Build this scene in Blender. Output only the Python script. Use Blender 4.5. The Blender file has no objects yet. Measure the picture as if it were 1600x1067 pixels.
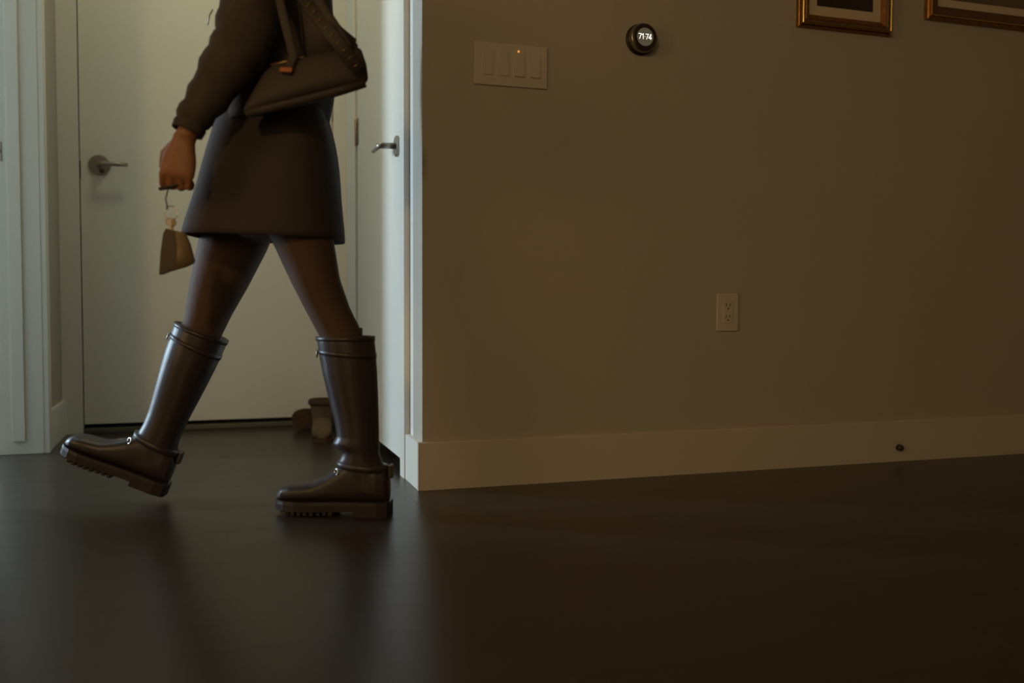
import bpy, bmesh, math, random
from mathutils import Vector, Matrix
random.seed(7)
C = bpy.context.scene.collection
SC = bpy.context.scene
PI = math.pi

# ------------------------------------------------------------------ camera
YAW, PITCH, ROLL, FPX = 0.3185, 0.0465, 0.0039, 1470.4
def cam_axes():
    f = Vector((math.sin(YAW)*math.cos(PITCH), math.cos(YAW)*math.cos(PITCH), -math.sin(PITCH)))
    r = Vector((math.cos(YAW), -math.sin(YAW), 0)); u = r.cross(f)
    return (math.cos(ROLL)*r+math.sin(ROLL)*u, -math.sin(ROLL)*r+math.cos(ROLL)*u, f)
r_, u_, f_ = cam_axes()
cd = bpy.data.cameras.new('camera'); cam = bpy.data.objects.new('camera', cd); C.objects.link(cam)
M = Matrix.Identity(4)
for i in range(3):
    M[i][0], M[i][1], M[i][2] = r_[i], u_[i], -f_[i]
M[2][3] = 0.54
cam.matrix_world = M
cd.sensor_width = 36; cd.lens = 36*FPX/1600; cd.clip_start = 0.02
cd.dof.use_dof = True; cd.dof.focus_distance = 2.75; cd.dof.aperture_fstop = 1.6
SC.camera = cam

# ------------------------------------------------------------------ world and lights
w = bpy.data.worlds.new('world'); SC.world = w; w.use_nodes = True
w.node_tree.nodes['Background'].inputs[0].default_value = (0.62, 0.72, 0.85, 1)
w.node_tree.nodes['Background'].inputs[1].default_value = 0.05
def area(name, loc, target, sx, sy, power, col, spread=PI):
    l = bpy.data.lights.new(name, 'AREA'); l.shape = 'RECTANGLE'; l.size = sx; l.size_y = sy
    l.energy = power; l.color = col; l.spread = spread
    o = bpy.data.objects.new(name, l); C.objects.link(o); o.location = loc
    d = Vector(target)-Vector(loc); o.rotation_euler = d.to_track_quat('-Z', 'Y').to_euler()
    return o
# daylight entering by the side room's narrow window
area('side_room_daylight', (-3.50, 4.66, 1.40), (-2.5, 4.38, 1.36), 0.36, 1.6, 138, (0.62, 0.82, 1.0))
# late daylight by the big room's window on the left
area('big_room_daylight', (-4.28, 0.2, 1.62), (-3.2, 0.50, 1.50), 1.5, 1.3, 36, (1.0, 0.64, 0.28))
# added warm fill from behind the camera, evens out wall and far door
area('rear_fill_light', (-2.2, -4.30, 1.65), (-1.2, 0, 1.35), 2.2, 1.3, 18, (1.0, 0.76, 0.45))
# hall ceiling lamp
area('hall_lamp_light', (0.0, 3.35, 2.42), (0.0, 3.35, 0), 0.26, 0.26, 3.0, (1.0, 1.0, 0.68))
SC.view_settings.view_transform = 'Standard'; SC.view_settings.look = 'None'
SC.view_settings.exposure = 0.0; SC.view_settings.gamma = 1.0; SC.view_settings.use_curve_mapping = False
SC.cycles.use_denoising = True
SC.cycles.max_bounces = 8; SC.cycles.diffuse_bounces = 5

# ------------------------------------------------------------------ materials
def mat(name, col, rough=0.6, metal=0.0, spec=0.5, vary=0.0, vscale=8.0, bump=0.0, bscale=60.0, emit=None, estr=0, sheen=0, coat=0, stretch=None):
    m = bpy.data.materials.new(name); m.use_nodes = True
    nt = m.node_tree; b = nt.nodes['Principled BSDF']
    b.inputs['Base Color'].default_value = (*col, 1); b.inputs['Roughness'].default_value = rough
    b.inputs['Metallic'].default_value = metal; b.inputs['Specular IOR Level'].default_value = spec
    if sheen: b.inputs['Sheen Weight'].default_value = sheen
    if coat: b.inputs['Coat Weight'].default_value = coat; b.inputs['Coat Roughness'].default_value = 0.25
    if emit: b.inputs['Emission Color'].default_value = (*emit, 1); b.inputs['Emission Strength'].default_value = estr
    if vary or bump:
        tc = nt.nodes.new('ShaderNodeTexCoord'); mp = nt.nodes.new('ShaderNodeMapping')
        nt.links.new(tc.outputs['Object'], mp.inputs[0])
        if stretch: mp.inputs['Scale'].default_value = stretch
    if vary:
        n = nt.nodes.new('ShaderNodeTexNoise'); n.inputs['Scale'].default_value = vscale; n.inputs['Detail'].default_value = 5
        nt.links.new(mp.outputs[0], n.inputs['Vector'])
        r = nt.nodes.new('ShaderNodeValToRGB')
        r.color_ramp.elements[0].position = 0.3; r.color_ramp.elements[1].position = 0.7
        r.color_ramp.elements[0].color = (*[c*(1-vary) for c in col], 1)
        r.color_ramp.elements[1].color = (*[min(1, c*(1+vary)) for c in col], 1)
        nt.links.new(n.outputs[0], r.inputs[0]); nt.links.new(r.outputs[0], b.inputs['Base Color'])
    if bump:
        n2 = nt.nodes.new('ShaderNodeTexNoise'); n2.inputs['Scale'].default_value = bscale; n2.inputs['Detail'].default_value = 3
        nt.links.new(mp.outputs[0], n2.inputs['Vector'])
        bp = nt.nodes.new('ShaderNodeBump'); bp.inputs['Strength'].default_value = bump; bp.inputs['Distance'].default_value = 0.002
        nt.links.new(n2.outputs[0], bp.inputs['Height']); nt.links.new(bp.outputs[0], b.inputs['Normal'])
    return m

WALL = mat('wall_paint', (0.43, 0.395, 0.335), 0.75, spec=0.3, vary=0.02, vscale=3, bump=0.35, bscale=160)
WHITE = mat('white_wall_paint', (0.74, 0.74, 0.71), 0.6, spec=0.3, bump=0.12, bscale=150)
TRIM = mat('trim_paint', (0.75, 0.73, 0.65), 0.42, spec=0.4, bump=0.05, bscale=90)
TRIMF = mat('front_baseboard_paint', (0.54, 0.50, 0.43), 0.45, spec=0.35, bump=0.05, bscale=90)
DOORW = mat('door_paint', (0.76, 0.74, 0.65), 0.5, spec=0.35, bump=0.08, bscale=120)
CEIL = mat('ceiling_paint', (0.7, 0.69, 0.66), 0.85)
NICKEL = mat('satin_nickel', (0.36, 0.32, 0.27), 0.38, metal=0.9)
DARKMETAL = mat('dark_metal', (0.10, 0.08, 0.065), 0.4, metal=0.8)
STEEL = mat('polished_steel', (0.62, 0.61, 0.60), 0.2, metal=1.0)
THRESH = mat('threshold_bronze', (0.13, 0.115, 0.08), 0.5, metal=0.2)
GAP = mat('gap_shade', (0.02, 0.016, 0.012), 0.9)  # near-black colour standing in for shade inside gaps
PLATE = mat('switch_plate_plastic', (0.54, 0.49, 0.42), 0.42, spec=0.45)
PLATE2 = mat('outlet_plastic', (0.56, 0.52, 0.43), 0.45, spec=0.4)
SLOT = mat('socket_slot', (0.05, 0.035, 0.03), 0.6)
GOLD = mat('gilt_frame', (0.34, 0.16, 0.045), 0.36, metal=0.7, vary=0.25, vscale=60, bump=0.3, bscale=220)
GOLDB = mat('bright_gilt', (0.80, 0.56, 0.18), 0.24, metal=0.9)
WOODF = mat('frame_wood', (0.12, 0.062, 0.028), 0.5, vary=0.25, vscale=40, bump=0.2)
MAT_ = mat('picture_mat', (0.60, 0.50, 0.38), 0.8)
ARTD = mat('dark_print', (0.035, 0.024, 0.017), 0.5, vary=0.35, vscale=6)
ARTB = mat('brown_print', (0.16, 0.12, 0.085), 0.5, vary=0.3, vscale=5)
JACKET = mat('jacket_cloth', (0.068, 0.054, 0.048), 0.9, spec=0.15, vary=0.15, vscale=20, bump=0.4, bscale=90)
SKIRT = mat('skirt_cloth', (0.060, 0.048, 0.046), 0.8, spec=0.12, bump=0.3, bscale=70)
TIGHTS = mat('tights', (0.085, 0.052, 0.038), 0.7, spec=0.2)
SKIN = mat('skin', (0.28, 0.125, 0.055), 0.5, spec=0.4)
HAIR = mat('hair', (0.02, 0.012, 0.008), 0.55, bump=0.6, bscale=60, stretch=(1, 1, 0.12))
BOOT = mat('boot_leather', (0.034, 0.026, 0.028), 0.38, spec=0.5, bump=0.15, bscale=80)
SOLE = mat('boot_rubber', (0.030, 0.023, 0.024), 0.7, spec=0.3)
THREAD = mat('pale_thread', (0.34, 0.27, 0.18), 0.6)
BAG = mat('bag_leather', (0.048, 0.038, 0.034), 0.6, spec=0.3, bump=0.25, bscale=120)
COPPER = mat('copper_buckle', (0.20, 0.065, 0.022), 0.5, metal=0.6)
STUD = mat('stud_brass', (0.30, 0.20, 0.09), 0.35, metal=0.8)
TAN = mat('tan_suede', (0.16, 0.10, 0.045), 0.95, vary=0.15, vscale=30, bump=0.6, bscale=150)
FLEECE = mat('slipper_rim', (0.085, 0.038, 0.014), 0.95, vary=0.3, vscale=60, bump=0.9, bscale=180)
BROWNL = mat('brown_leather', (0.05, 0.028, 0.012), 0.5, spec=0.5)
TANL = mat('tan_leather', (0.24, 0.17, 0.10), 0.55)
BRASS = mat('brass', (0.35, 0.25, 0.08), 0.35, metal=0.9)
RUBBERW = mat('white_rubber', (0.55, 0.54, 0.48), 0.5)
ORANGE_LED = mat('indicator_led', (0.5, 0.2, 0.05), 0.5, emit=(1.0, 0.36, 0.06), estr=0.8)
SCREEN = mat('thermostat_screen', (0.03, 0.03, 0.025), 0.45, spec=0.2, emit=(0.85, 0.72, 0.42), estr=0.085)
DIGIT = mat('thermostat_digits', (0.8, 0.8, 0.8), 0.5, emit=(1, 0.98, 0.92), estr=1.3)
THB = mat('thermostat_black', (0.035, 0.025, 0.018), 0.22, spec=0.6)
THM = mat('thermostat_ring_steel', (0.30, 0.27, 0.23), 0.28, metal=0.9)
GLOWW = mat('lamp_diffuser', (0.8, 0.8, 0.75), 0.5, emit=(1, 0.9, 0.62), estr=1.5)
EYE = mat('eye', (0.5, 0.48, 0.45), 0.2)
LIP = mat('lip', (0.28, 0.09, 0.06), 0.4)

def wood_mat():
    m = bpy.data.materials.new('dark_floor_wood'); m.use_nodes = True
    nt = m.node_tree; b = nt.nodes['Principled BSDF']
    g = nt.nodes.new('ShaderNodeNewGeometry'); mp = nt.nodes.new('ShaderNodeMapping')
    mp.inputs['Scale'].default_value = (1.2, 22, 1)
    oi = nt.nodes.new('ShaderNodeObjectInfo')
    add = nt.nodes.new('ShaderNodeVectorMath'); add.operation = 'ADD'
    comb = nt.nodes.new('ShaderNodeCombineXYZ'); mul = nt.nodes.new('ShaderNodeMath'); mul.operation = 'MULTIPLY'; mul.inputs[1].default_value = 37
    nt.links.new(oi.outputs['Random'], mul.inputs[0]); nt.links.new(mul.outputs[0], comb.inputs[0])
    nt.links.new(g.outputs['Position'], add.inputs[0]); nt.links.new(comb.outputs[0], add.inputs[1])
    nt.links.new(add.outputs[0], mp.inputs[0])
    n = nt.nodes.new('ShaderNodeTexNoise'); n.inputs['Scale'].default_value = 3.0; n.inputs['Detail'].default_value = 8; n.inputs['Roughness'].default_value = 0.62
    nt.links.new(mp.outputs[0], n.inputs['Vector'])
    r = nt.nodes.new('ShaderNodeValToRGB')
    r.color_ramp.elements[0].position = 0.3; r.color_ramp.elements[1].position = 0.72
    r.color_ramp.elements[0].color = (0.025, 0.0160, 0.0105, 1); r.color_ramp.elements[1].color = (0.039, 0.0265, 0.018, 1)
    nt.links.new(n.outputs[0], r.inputs[0])
    mx = nt.nodes.new('ShaderNodeMix'); mx.data_type = 'RGBA'; mx.blend_type = 'MULTIPLY'; mx.inputs['Factor'].default_value = 1
    rr = nt.nodes.new('ShaderNodeMapRange'); rr.inputs['To Min'].default_value = 0.95; rr.inputs['To Max'].default_value = 1.05
    nt.links.new(oi.outputs['Random'], rr.inputs['Value'])
    nt.links.new(r.outputs[0], mx.inputs['A']); nt.links.new(rr.outputs[0], mx.inputs['B'])
    nt.links.new(mx.outputs['Result'], b.inputs['Base Color'])
    r2 = nt.nodes.new('ShaderNodeMapRange'); r2.inputs['To Min'].default_value = 0.26; r2.inputs['To Max'].default_value = 0.36
    nt.links.new(n.outputs[0], r2.inputs['Value']); nt.links.new(r2.outputs[0], b.inputs['Roughness'])
    b.inputs['Specular IOR Level'].default_value = 0.5
    bp = nt.nodes.new('ShaderNodeBump'); bp.inputs['Strength'].default_value = 0.12; bp.inputs['Distance'].default_value = 0.001
    nt.links.new(n.outputs[0], bp.inputs['Height']); nt.links.new(bp.outputs[0], b.inputs['Normal'])
    return m
WOOD = wood_mat()

# ------------------------------------------------------------------ helpers
def link(name, bm, m, parent=None, smooth=False):
    bmesh.ops.recalc_face_normals(bm, faces=bm.faces[:])
    me = bpy.data.meshes.new(name); bm.to_mesh(me); bm.free()
    o = bpy.data.objects.new(name, me); C.objects.link(o)
    if m: me.materials.append(m)
    if smooth:
        for p in me.polygons: p.use_smooth = True
    if parent: o.parent = parent
    return o
def B(): return bmesh.new()
X3, Y3 = Vector((1, 0, 0)), Vector((0, 1, 0))
def box(bm, x0, x1, y0, y1, z0, z1, bev=0.0):
    vs = [bm.verts.new((x, y, z)) for x in (x0, x1) for y in (y0, y1) for z in (z0, z1)]
    fs = [(0,1,3,2),(4,6,7,5),(0,4,5,1),(2,3,7,6),(0,2,6,4),(1,5,7,3)]
    ff = [bm.faces.new([vs[i] for i in f]) for f in fs]
    if bev:
        ed = list({e for f in ff for e in f.edges})
        bmesh.ops.bevel(bm, geom=ed, offset=bev, segments=2, affect='EDGES', profile=0.6)
    return bm
def ring(bm, c, U, V, n=20, p=2.0):
    out = []
    for i in range(n):
        t = 2*PI*i/n; cs, sn = math.cos(t), math.sin(t)
        k = (abs(cs)**p+abs(sn)**p)**(-1/p)
        out.append(bm.verts.new(Vector(c)+Vector(U)*cs*k+Vector(V)*sn*k))
    return out
def skin(bm, rings, cap0=True, cap1=True):
    for a, b in zip(rings, rings[1:]):
        n = len(a)
        for i in range(n): bm.faces.new((a[i], a[(i+1)%n], b[(i+1)%n], b[i]))
    if cap0: bm.faces.new(rings[0][::-1])
    if cap1: bm.faces.new(rings[-1])
def loft(bm, specs, n=20, p=2.0, caps=(True, True)):
    skin(bm, [ring(bm, c, U, V, n, p) for c, U, V in specs], *caps); return bm
def tube(bm, pts, radii, n=12):
    pts = [Vector(q) for q in pts]
    if not hasattr(radii, '__len__'): radii = [radii]*len(pts)
    rs = []; up = None
    for i, q in enumerate(pts):
        d = (pts[min(i+1, len(pts)-1)]-pts[max(i-1, 0)]).normalized()
        if up is None:
            up = Vector((0, 0, 1)) if abs(d.z) < 0.9 else Vector((1, 0, 0))
        a = d.cross(up).normalized(); b = a.cross(d).normalized(); up = b
        rs.append(ring(bm, q, a*radii[i], b*radii[i], n))
    skin(bm, rs); return bm
def ball(bm, c, r, u=16, v=10, mt=None):
    r = (r, r, r) if not hasattr(r, '__len__') else r
    m = Matrix.Translation(c) @ (mt or Matrix.Identity(4)) @ Matrix.Diagonal((*r, 1))
    bmesh.ops.create_uvsphere(bm, u_segments=u, v_segments=v, radius=1, matrix=m); return bm
def disc(bm, c, axis, prof, n=32):
    """lathe: prof = [(radius, offset along axis)]"""
    ax = Vector(axis).normalized(); t = Vector((0, 0, 1)) if abs(ax.z) < 0.9 else Vector((1, 0, 0))
    a = ax.cross(t).normalized(); b = a.cross(ax).normalized()
    skin(bm, [ring(bm, Vector(c)+ax*o, a*r, b*r, n) for r, o in prof]); return bm
def torus(bm, c, R, r, ax=(0, 1, 0), n=24, k=8):
    ax = Vector(ax).normalized(); t = Vector((0, 0, 1)) if abs(ax.z) < 0.9 else Vector((1, 0, 0))
    a = ax.cross(t).normalized(); b = a.cross(ax).normalized()
    rs = []
    for i in range(n):
        d = a*math.cos(2*PI*i/n)+b*math.sin(2*PI*i/n)
        rs.append(ring(bm, Vector(c)+d*R, d*r, ax*r, k))
    rs.append(rs[0])
    for q, s in zip(rs, rs[1:]):
        for i in range(k): bm.faces.new((q[i], q[(i+1) % k], s[(i+1) % k], s[i]))
    return bm
def plank_prism(bm, outline, y0, y1):
    """outline in (x,z), extruded from y0 to y1"""
    a = [bm.verts.new((x, y0, z)) for x, z in outline]; b = [bm.verts.new((x, y1, z)) for x, z in outline]
    n = len(a)
    bm.faces.new(a); bm.faces.new(b[::-1])
    for i in range(n): bm.faces.new((a[i], b[i], b[(i+1) % n], a[(i+1) % n]))
    return bm
def empty(name, loc, label=None, cat=None, group=None, rz=0):
    o = bpy.data.objects.new(name, None); C.objects.link(o); o.location = loc; o.rotation_euler = (0, 0, rz)
    o.empty_display_size = 0.05
    return tag(o, label, cat, group)
def tag(o, label=None, cat=None, group=None):
    if label: o['label'] = label
    if cat: o['category'] = cat
    if group: o['group'] = group
    return o
def struct(name, bm, m, parent=None, label=None):
    o = link(name, bm, m, parent)
    if parent is None: o['kind'] = 'structure'
    if label: o['label'] = label
    return o
def remesh(o, vox, smooth=6, fac=0.6):
    r = o.modifiers.new('remesh', 'REMESH'); r.mode = 'VOXEL'; r.voxel_size = vox; r.use_smooth_shade = True
    s = o.modifiers.new('smooth', 'SMOOTH'); s.iterations = smooth; s.factor = fac
    return o

# ------------------------------------------------------------------ room shell
H = 2.5
XW, YW = 0.584, 2.571            # the outer corner between front wall and hall wall
BH, BT = 0.135, 0.015            # baseboard height, thickness
YB = 4.02                        # end wall of the hall
fl = struct('floor', box(B(), -4.4, 4.5, -4.5, 5.2, -0.10, -0.0125), GAP, label='dark stained wood plank floor with soft reflections')
ceil = struct('ceiling', box(B(), -4.4, 4.5, -4.5, 5.2, H, H+0.1), CEIL)
struct('wall_front', box(B(), XW, 4.4, YW, YW+0.12, 0, H), WALL, label='wide dim beige wall carrying the thermostat and pictures')
# hall wall on the right with its door opening (y 2.80 - 3.65)
bm = B(); box(bm, XW, XW+0.12, YW+0.12, 2.795, 0, H); box(bm, XW, XW+0.12, 3.655, YB+0.12, 0, H); box(bm, XW, XW+0.12, 2.795, 3.655, 2.06, H)
struct('wall_right', bm, WHITE, label='pale side wall of the hall with a door')
# end wall of the hall with entrance door opening
bm = B(); box(bm, -0.66, -0.447, YB, YB+0.12, 0, H); box(bm, 0.532, XW, YB, YB+0.12, 0, H); box(bm, -0.447, 0.532, YB, YB+0.12, 2.06, H)
struct('wall_back', bm, WALL)
# left wall of the hall: opening y 2.67 - 3.57
bm = B(); box(bm, -0.66, -0.52, 3.57, YB, 0, H); box(bm, -0.66, -0.52, 2.691, 2.66, 0, H); box(bm, -0.66, -0.52, 2.66, 3.57, 2.06, H)
struct('wall_left', bm, WALL)
struct('wall_left_front', box(B(), -4.3, -0.52, YW, YW+0.12, 0, H), WALL)
bm = B(); yw0, yw1, z0w, z1w = -0.6, 1.0, 0.85, 2.25   # big room window
box(bm, -4.4, -4.3, -4.4, yw0, 0, H); box(bm, -4.4, -4.3, yw1, YW+0.12, 0, H); box(bm, -4.4, -4.3, yw0, yw1, 0, z0w); box(bm, -4.4, -4.3, yw0, yw1, z1w, H)
struct('wall_side', bm, WALL)
bm = B(); box(bm, -4.4, -3.35, -4.5, -4.4, 0, H); box(bm, -1.05, 4.5, -4.5, -4.4, 0, H); box(bm, -3.35, -1.05, -4.5, -4.4, 0, 0.95); box(bm, -3.35, -1.05, -4.5, -4.4, 2.35, H)
struct('wall_rear', bm, WALL)
struct('wall_far_right', box(B(), 4.4, 4.5, -4.4, YW+0.12, 0, H), WALL)
# side room behind the opening on the left
bm = B(); yv0, yv1 = 4.42, 4.90
box(bm, -3.62, -3.54, YW+0.12, yv0, 0, H); box(bm, -3.62, -3.54, yv1, 5.1, 0, H); box(bm, -3.62, -3.54, yv0, yv1, 0, 0.15); box(bm, -3.62, -3.54, yv0, yv1, 2.3, H)
struct('wall_side_room_left', bm, WHITE)
struct('wall_side_room_back', box(B(), -3.62, -0.66, 5.1, 5.2, 0, H), WHITE)
struct('wall_side_room_right', box(B(), -0.66, -0.56, YB+0.12, 5.1, 0, H), WHITE)
# unseen walls behind the doors, coloured near-black to keep the gaps dark
struct('wall_closet', box(B(), 1.3, 1.34, YW+0.12, YB+0.12, 0, H), GAP)
struct('wall_closet_back', box(B(), -0.56, 1.34, YB+0.9, YB+0.94, 0, H), GAP)
struct('wall_closet_right', box(B(), 1.3, 1.34, YB+0.12, YB+0.9, 0, H), GAP)

# windows of both rooms (outside the frame; they carry the daylight, the rear one is added for the fill)
def window(name, x, y0, y1, z0, z1):
    e = empty(name, (x, (y0+y1)/2, z0)); e['kind'] = 'structure'
    hy = (y1-y0)/2; h = z1-z0
    bm = B(); t = 0.045
    box(bm, -0.03, 0.02, -hy, -hy+t, 0, h); box(bm, -0.03, 0.02, hy-t, hy, 0, h); box(bm, -0.03, 0.02, -hy+t, hy-t, 0, t); box(bm, -0.03, 0.02, -hy+t, hy-t, h-t, h)
    link('window_frame', bm, TRIM, e)
    g = bpy.data.materials.new('window_glass'); g.use_nodes = True; b = g.node_tree.nodes['Principled BSDF']
    b.inputs['Transmission Weight'].default_value = 1; b.inputs['Roughness'].default_value = 0.0; b.inputs['IOR'].default_value = 1.45
    link('pane', box(B(), -0.010, -0.004, -hy+t, hy-t, t, h-t), g, e)
    return e
window('window_1', -4.36, yw0, yw1, z0w, z1w)
window('window_2', -3.59, yv0, yv1, 0.15, 2.3)
w3 = window('window_3', 0, -1.15, 1.15, 0.95, 2.35); w3.location = (-2.2, -4.46, 0.95); w3.rotation_euler = (0, 0, PI/2)  # assumed window, added to go with the rear fill light

# ------------------------------------------------------------------ floor planks
PW, PL = 0.127, 1.22
def plank_mesh(L):
    bm = box(B(), -L/2+0.0001, L/2-0.0001, -PW/2+0.0001, PW/2-0.0001, -0.012, 0.0, 0.0)
    ed = [e for e in bm.edges if all(v.co.z > -0.001 for v in e.verts)]
    bmesh.ops.bevel(bm, geom=ed, offset=0.0003, segments=1, affect='EDGES')
    me = bpy.data.meshes.new('plank'); bm.to_mesh(me); bm.free(); me.materials.append(WOOD); return me
PM = plank_mesh(PL)
ny = 0; cnt = 0; rest = B()
y = YB+0.12-PW/2
while y > -4.4:
    off = random.uniform(0, PL); x = -0.9-off
    if y < 0.75:      # nothing nearer is in view: the rest of the boards as one
        xx = -4.4
        while xx < 4.4:
            box(rest, xx+0.0004, min(4.4, xx+PL)-0.0004, y-PW/2+0.0004, y+PW/2-0.0004, -0.012, 0.0); xx += PL
        y -= PW; continue
    lim = 4.3 if y < YW else 1.25
    if y >= YW: x = -0.9-off*0.6
    while x < lim:
        if x+PL > lim+0.1:
            x1 = lim+0.1
            if x1-x > 0.1: box(rest, x+0.0004, x1, y-PW/2+0.0004, y+PW/2-0.0004, -0.012, 0)
            break
        p = bpy.data.objects.new('plank', PM); C.objects.link(p); p.location = (x+PL/2, y, 0); p.parent = fl; cnt += 1
        x += PL
    xx = -0.9-off if y < YW else -0.9-off*0.6
    while xx > -4.4:
        box(rest, max(-4.4, xx-PL)+0.0004, xx-0.0004, y-PW/2+0.0004, y+PW/2-0.0004, -0.012, 0); xx -= PL
    y -= PW
yy = YB+0.12
while yy < 5.1:
    box(rest, -4.4, 1.3, yy+0.0004, min(5.1, yy+PW)-0.0004, -0.012, 0); yy += PW
ro = link('outlying_planks', rest, WOOD, fl); ro['kind'] = 'stuff'
print('planks', cnt)

# ------------------------------------------------------------------ baseboards, casings, doors
def bb_profile_x(bm, x0, x1, ywall, flip=-1):
    """board along X on a wall facing -Y, top edge eased"""
    y = ywall+flip*BT; e = 0.003
    prof = [(ywall, 0), (y, 0), (y, BH-e), (y-flip*e, BH), (ywall, BH)]
    a = [bm.verts.new((x0, py, pz)) for py, pz in prof]; b = [bm.verts.new((x1, py, pz)) for py, pz in prof]
    bm.faces.new(a); bm.faces.new(b[::-1])
    for i in range(5): bm.faces.new((a[i], b[i], b[(i+1) % 5], a[(i+1) % 5]))
    return bm
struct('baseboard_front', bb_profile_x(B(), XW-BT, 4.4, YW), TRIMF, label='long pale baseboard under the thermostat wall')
struct('baseboard_right', box(B(), XW-BT, XW, YW, 2.733, 0, BH, 0.0015), TRIM)
struct('baseboard_right_far', box(B(), XW-BT, XW, 3.72, YB-0.018, 0, BH, 0.0015), TRIM)
struct('baseboard_left', box(B(), -0.52, -0.52+BT, 3.64, YB-0.001, 0, BH, 0.0015), TRIM)

# side door in the hall's right wall
bm = B(); ct = 0.018
box(bm, XW-ct, XW, 2.735, 2.797, 0, 2.12, 0.0012)
struct('trim_1', bm, TRIM, label='near casing of the side door')
bm = B(); box(bm, XW-ct, XW, 3.652, 3.715, 0, 2.12, 0.0012); box(bm, XW-ct, XW, 2.797, 3.652, 2.06, 2.12, 0.0012)
struct('trim_2', bm, TRIM, label='far casing and head of the side door')
d1 = empty('door_1', (XW-0.010, 3.225, 0)); d1['kind'] = 'structure'; d1['label'] = 'white flush side door, half in cool daylight'
link('door_panel', box(B(), 0, 0.04, -0.425, 0.420, 0.046, 2.05, 0.0015), DOORW, d1)
bm = B(); box(bm, 0.042, 0.112, -0.43, -0.428+0.0, 0, 2.06); box(bm, 0.010, 0.06, 0.4225, 0.4285, 0, 2.06)
link('jamb', bm, TRIM, d1)
link('gap_shade_strip', box(B(), 0.045, 0.06, -0.42, 0.42, 0.0005, 0.06), GAP, d1)  # dark strip painting the shade under the side door
for hz in (0.25, 1.12, 1.88):
    bm = tube(B(), [(-0.005, 0.421, hz), (-0.005, 0.421, hz+0.10)], 0.0055, 10); box(bm, -0.0015, 0.001, 0.385, 0.42, hz, hz+0.10)
    link('hinge', bm, NICKEL, d1)
def lever(parent, base, out, along, L, rose_r, name='door_handle'):
    """base on the door face, out = direction away from the door, along = lever direction"""
    base, out, along = Vector(base), Vector(out), Vector(along)
    h = link(name, disc(B(), base, out, [(rose_r, 0), (rose_r, 0.006), (rose_r-0.003, 0.009), (0.004, 0.0092)]), NICKEL, parent, False)
    link('lever', tube(B(), [base+out*0.008, base+out*0.045, base+out*0.054+along*0.003, base+out*0.056+along*0.012, base+out*0.056+along*L*0.6, base+out*0.055+along*L],
         [0.0095, 0.0095, 0.0095, 0.009, 0.0085, 0.008], 14), NICKEL, h, True)
    return h
lever(d1, (0, -0.365, 1.0), (-1, 0, 0), (0, 1, 0), 0.115, 0.032)

# entrance door at the end of the hall
d2 = empty('door_2', (0.0425, YB, 0)); d2['kind'] = 'structure'; d2['label'] = 'large white flush door at the end of the hall'
link('door_panel', box(B(), -0.4845, 0.4845, 0.0, 0.042, 0.036, 2.05, 0.0012), DOORW, d2)
bm = B(); box(bm, -0.489, 0.489, 0.046, 0.06, 0.0, 2.06); link('jamb', bm, GAP, d2)  # dark sheet behind the whole panel, painted shade for the door's gaps
link('threshold', box(B(), -0.485, 0.485, -0.012, 0.044, 0.0005, 0.020, 0.003), THRESH, d2)
h = lever(d2, (-0.4145, 0, 1.05), (0, -1, 0), (1, 0, 0), 0.106, 0.040)
link('thumb_turn', disc(B(), (-0.4145+0.008, -0.011, 1.028), (0, -1, 0), [(0.010, 0), (0.009, 0.010), (0.004, 0.012)], 16), DARKMETAL, h)
link('latch_plate', box(B(), -0.4895, -0.4825, -0.0020, 0.002, 0.995, 1.065), DARKMETAL, d2)
for hz in (0.25, 1.165, 1.88):
    bm = tube(B(), [(0.487, -0.004, hz), (0.487, -0.004, hz+0.105)], 0.0055, 10)
    link('hinge', bm, NICKEL, d2)
ct = 0.014
struct('trim_3', box(B(), -0.5195, -0.4455, YB-ct, YB, 0, 2.12, 0.0012), TRIM, label='left casing of the far door')
bm = B(); box(bm, 0.531, XW, YB-ct, YB, 0, 2.12, 0.0012); box(bm, -0.4455, 0.531, YB-ct, YB, 2.055, 2.12, 0.0012)
struct('trim_4', bm, TRIM, label='right casing and head of the far door')

# door frame of the opening on the left: jamb, stop strip and casing
j = struct('trim_5', box(B(), -0.665, -0.519, 3.553, 3.57, 0, 2.06, 0.0012), TRIM, label='pale door jamb at the left edge with a thin stop strip')
link('door_stop_strip', box(B(), -0.614, -0.576, 3.541, 3.553, 0.046, 2.06, 0.0012), TRIM, j)
s = link('strike_plate', box(B(), -0.655, -0.630, 3.5505, 3.553, 0.99, 1.055, 0.0008), NICKEL, j)
link('latch_hole', disc(B(), (-0.641, 3.5506, 1.022), (0, -1, 0), [(0.008, 0), (0.008, 0.0008)], 16), GAP, s)
struct('trim_6', box(B(), -0.52, -0.502, 3.556, 3.62, 0, 2.12, 0.0012), TRIM, label='casing edge beside the left opening')
struct('trim_7', box(B(), -0.678, -0.66, 3.575, 3.64, 0, 2.12, 0.0012), TRIM)

# small white door stop on the floor at the left edge
e = empty('door_stop', (-0.668, 3.50, 0), 'small white round door stop with a brass ring, at the bottom left edge', 'door stop')
link('stopper', disc(B(), (0, 0, 0.0005), (0, 0, 1), [(0.017, 0), (0.018, 0.004), (0.016, 0.018), (0.011, 0.024), (0.002, 0.026)], 24), RUBBERW, e, True)
link('brass_ring', torus(B(), (0, 0, 0.019), 0.0155, 0.0022, (0, 0, 1)), BRASS, e, True)

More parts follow.
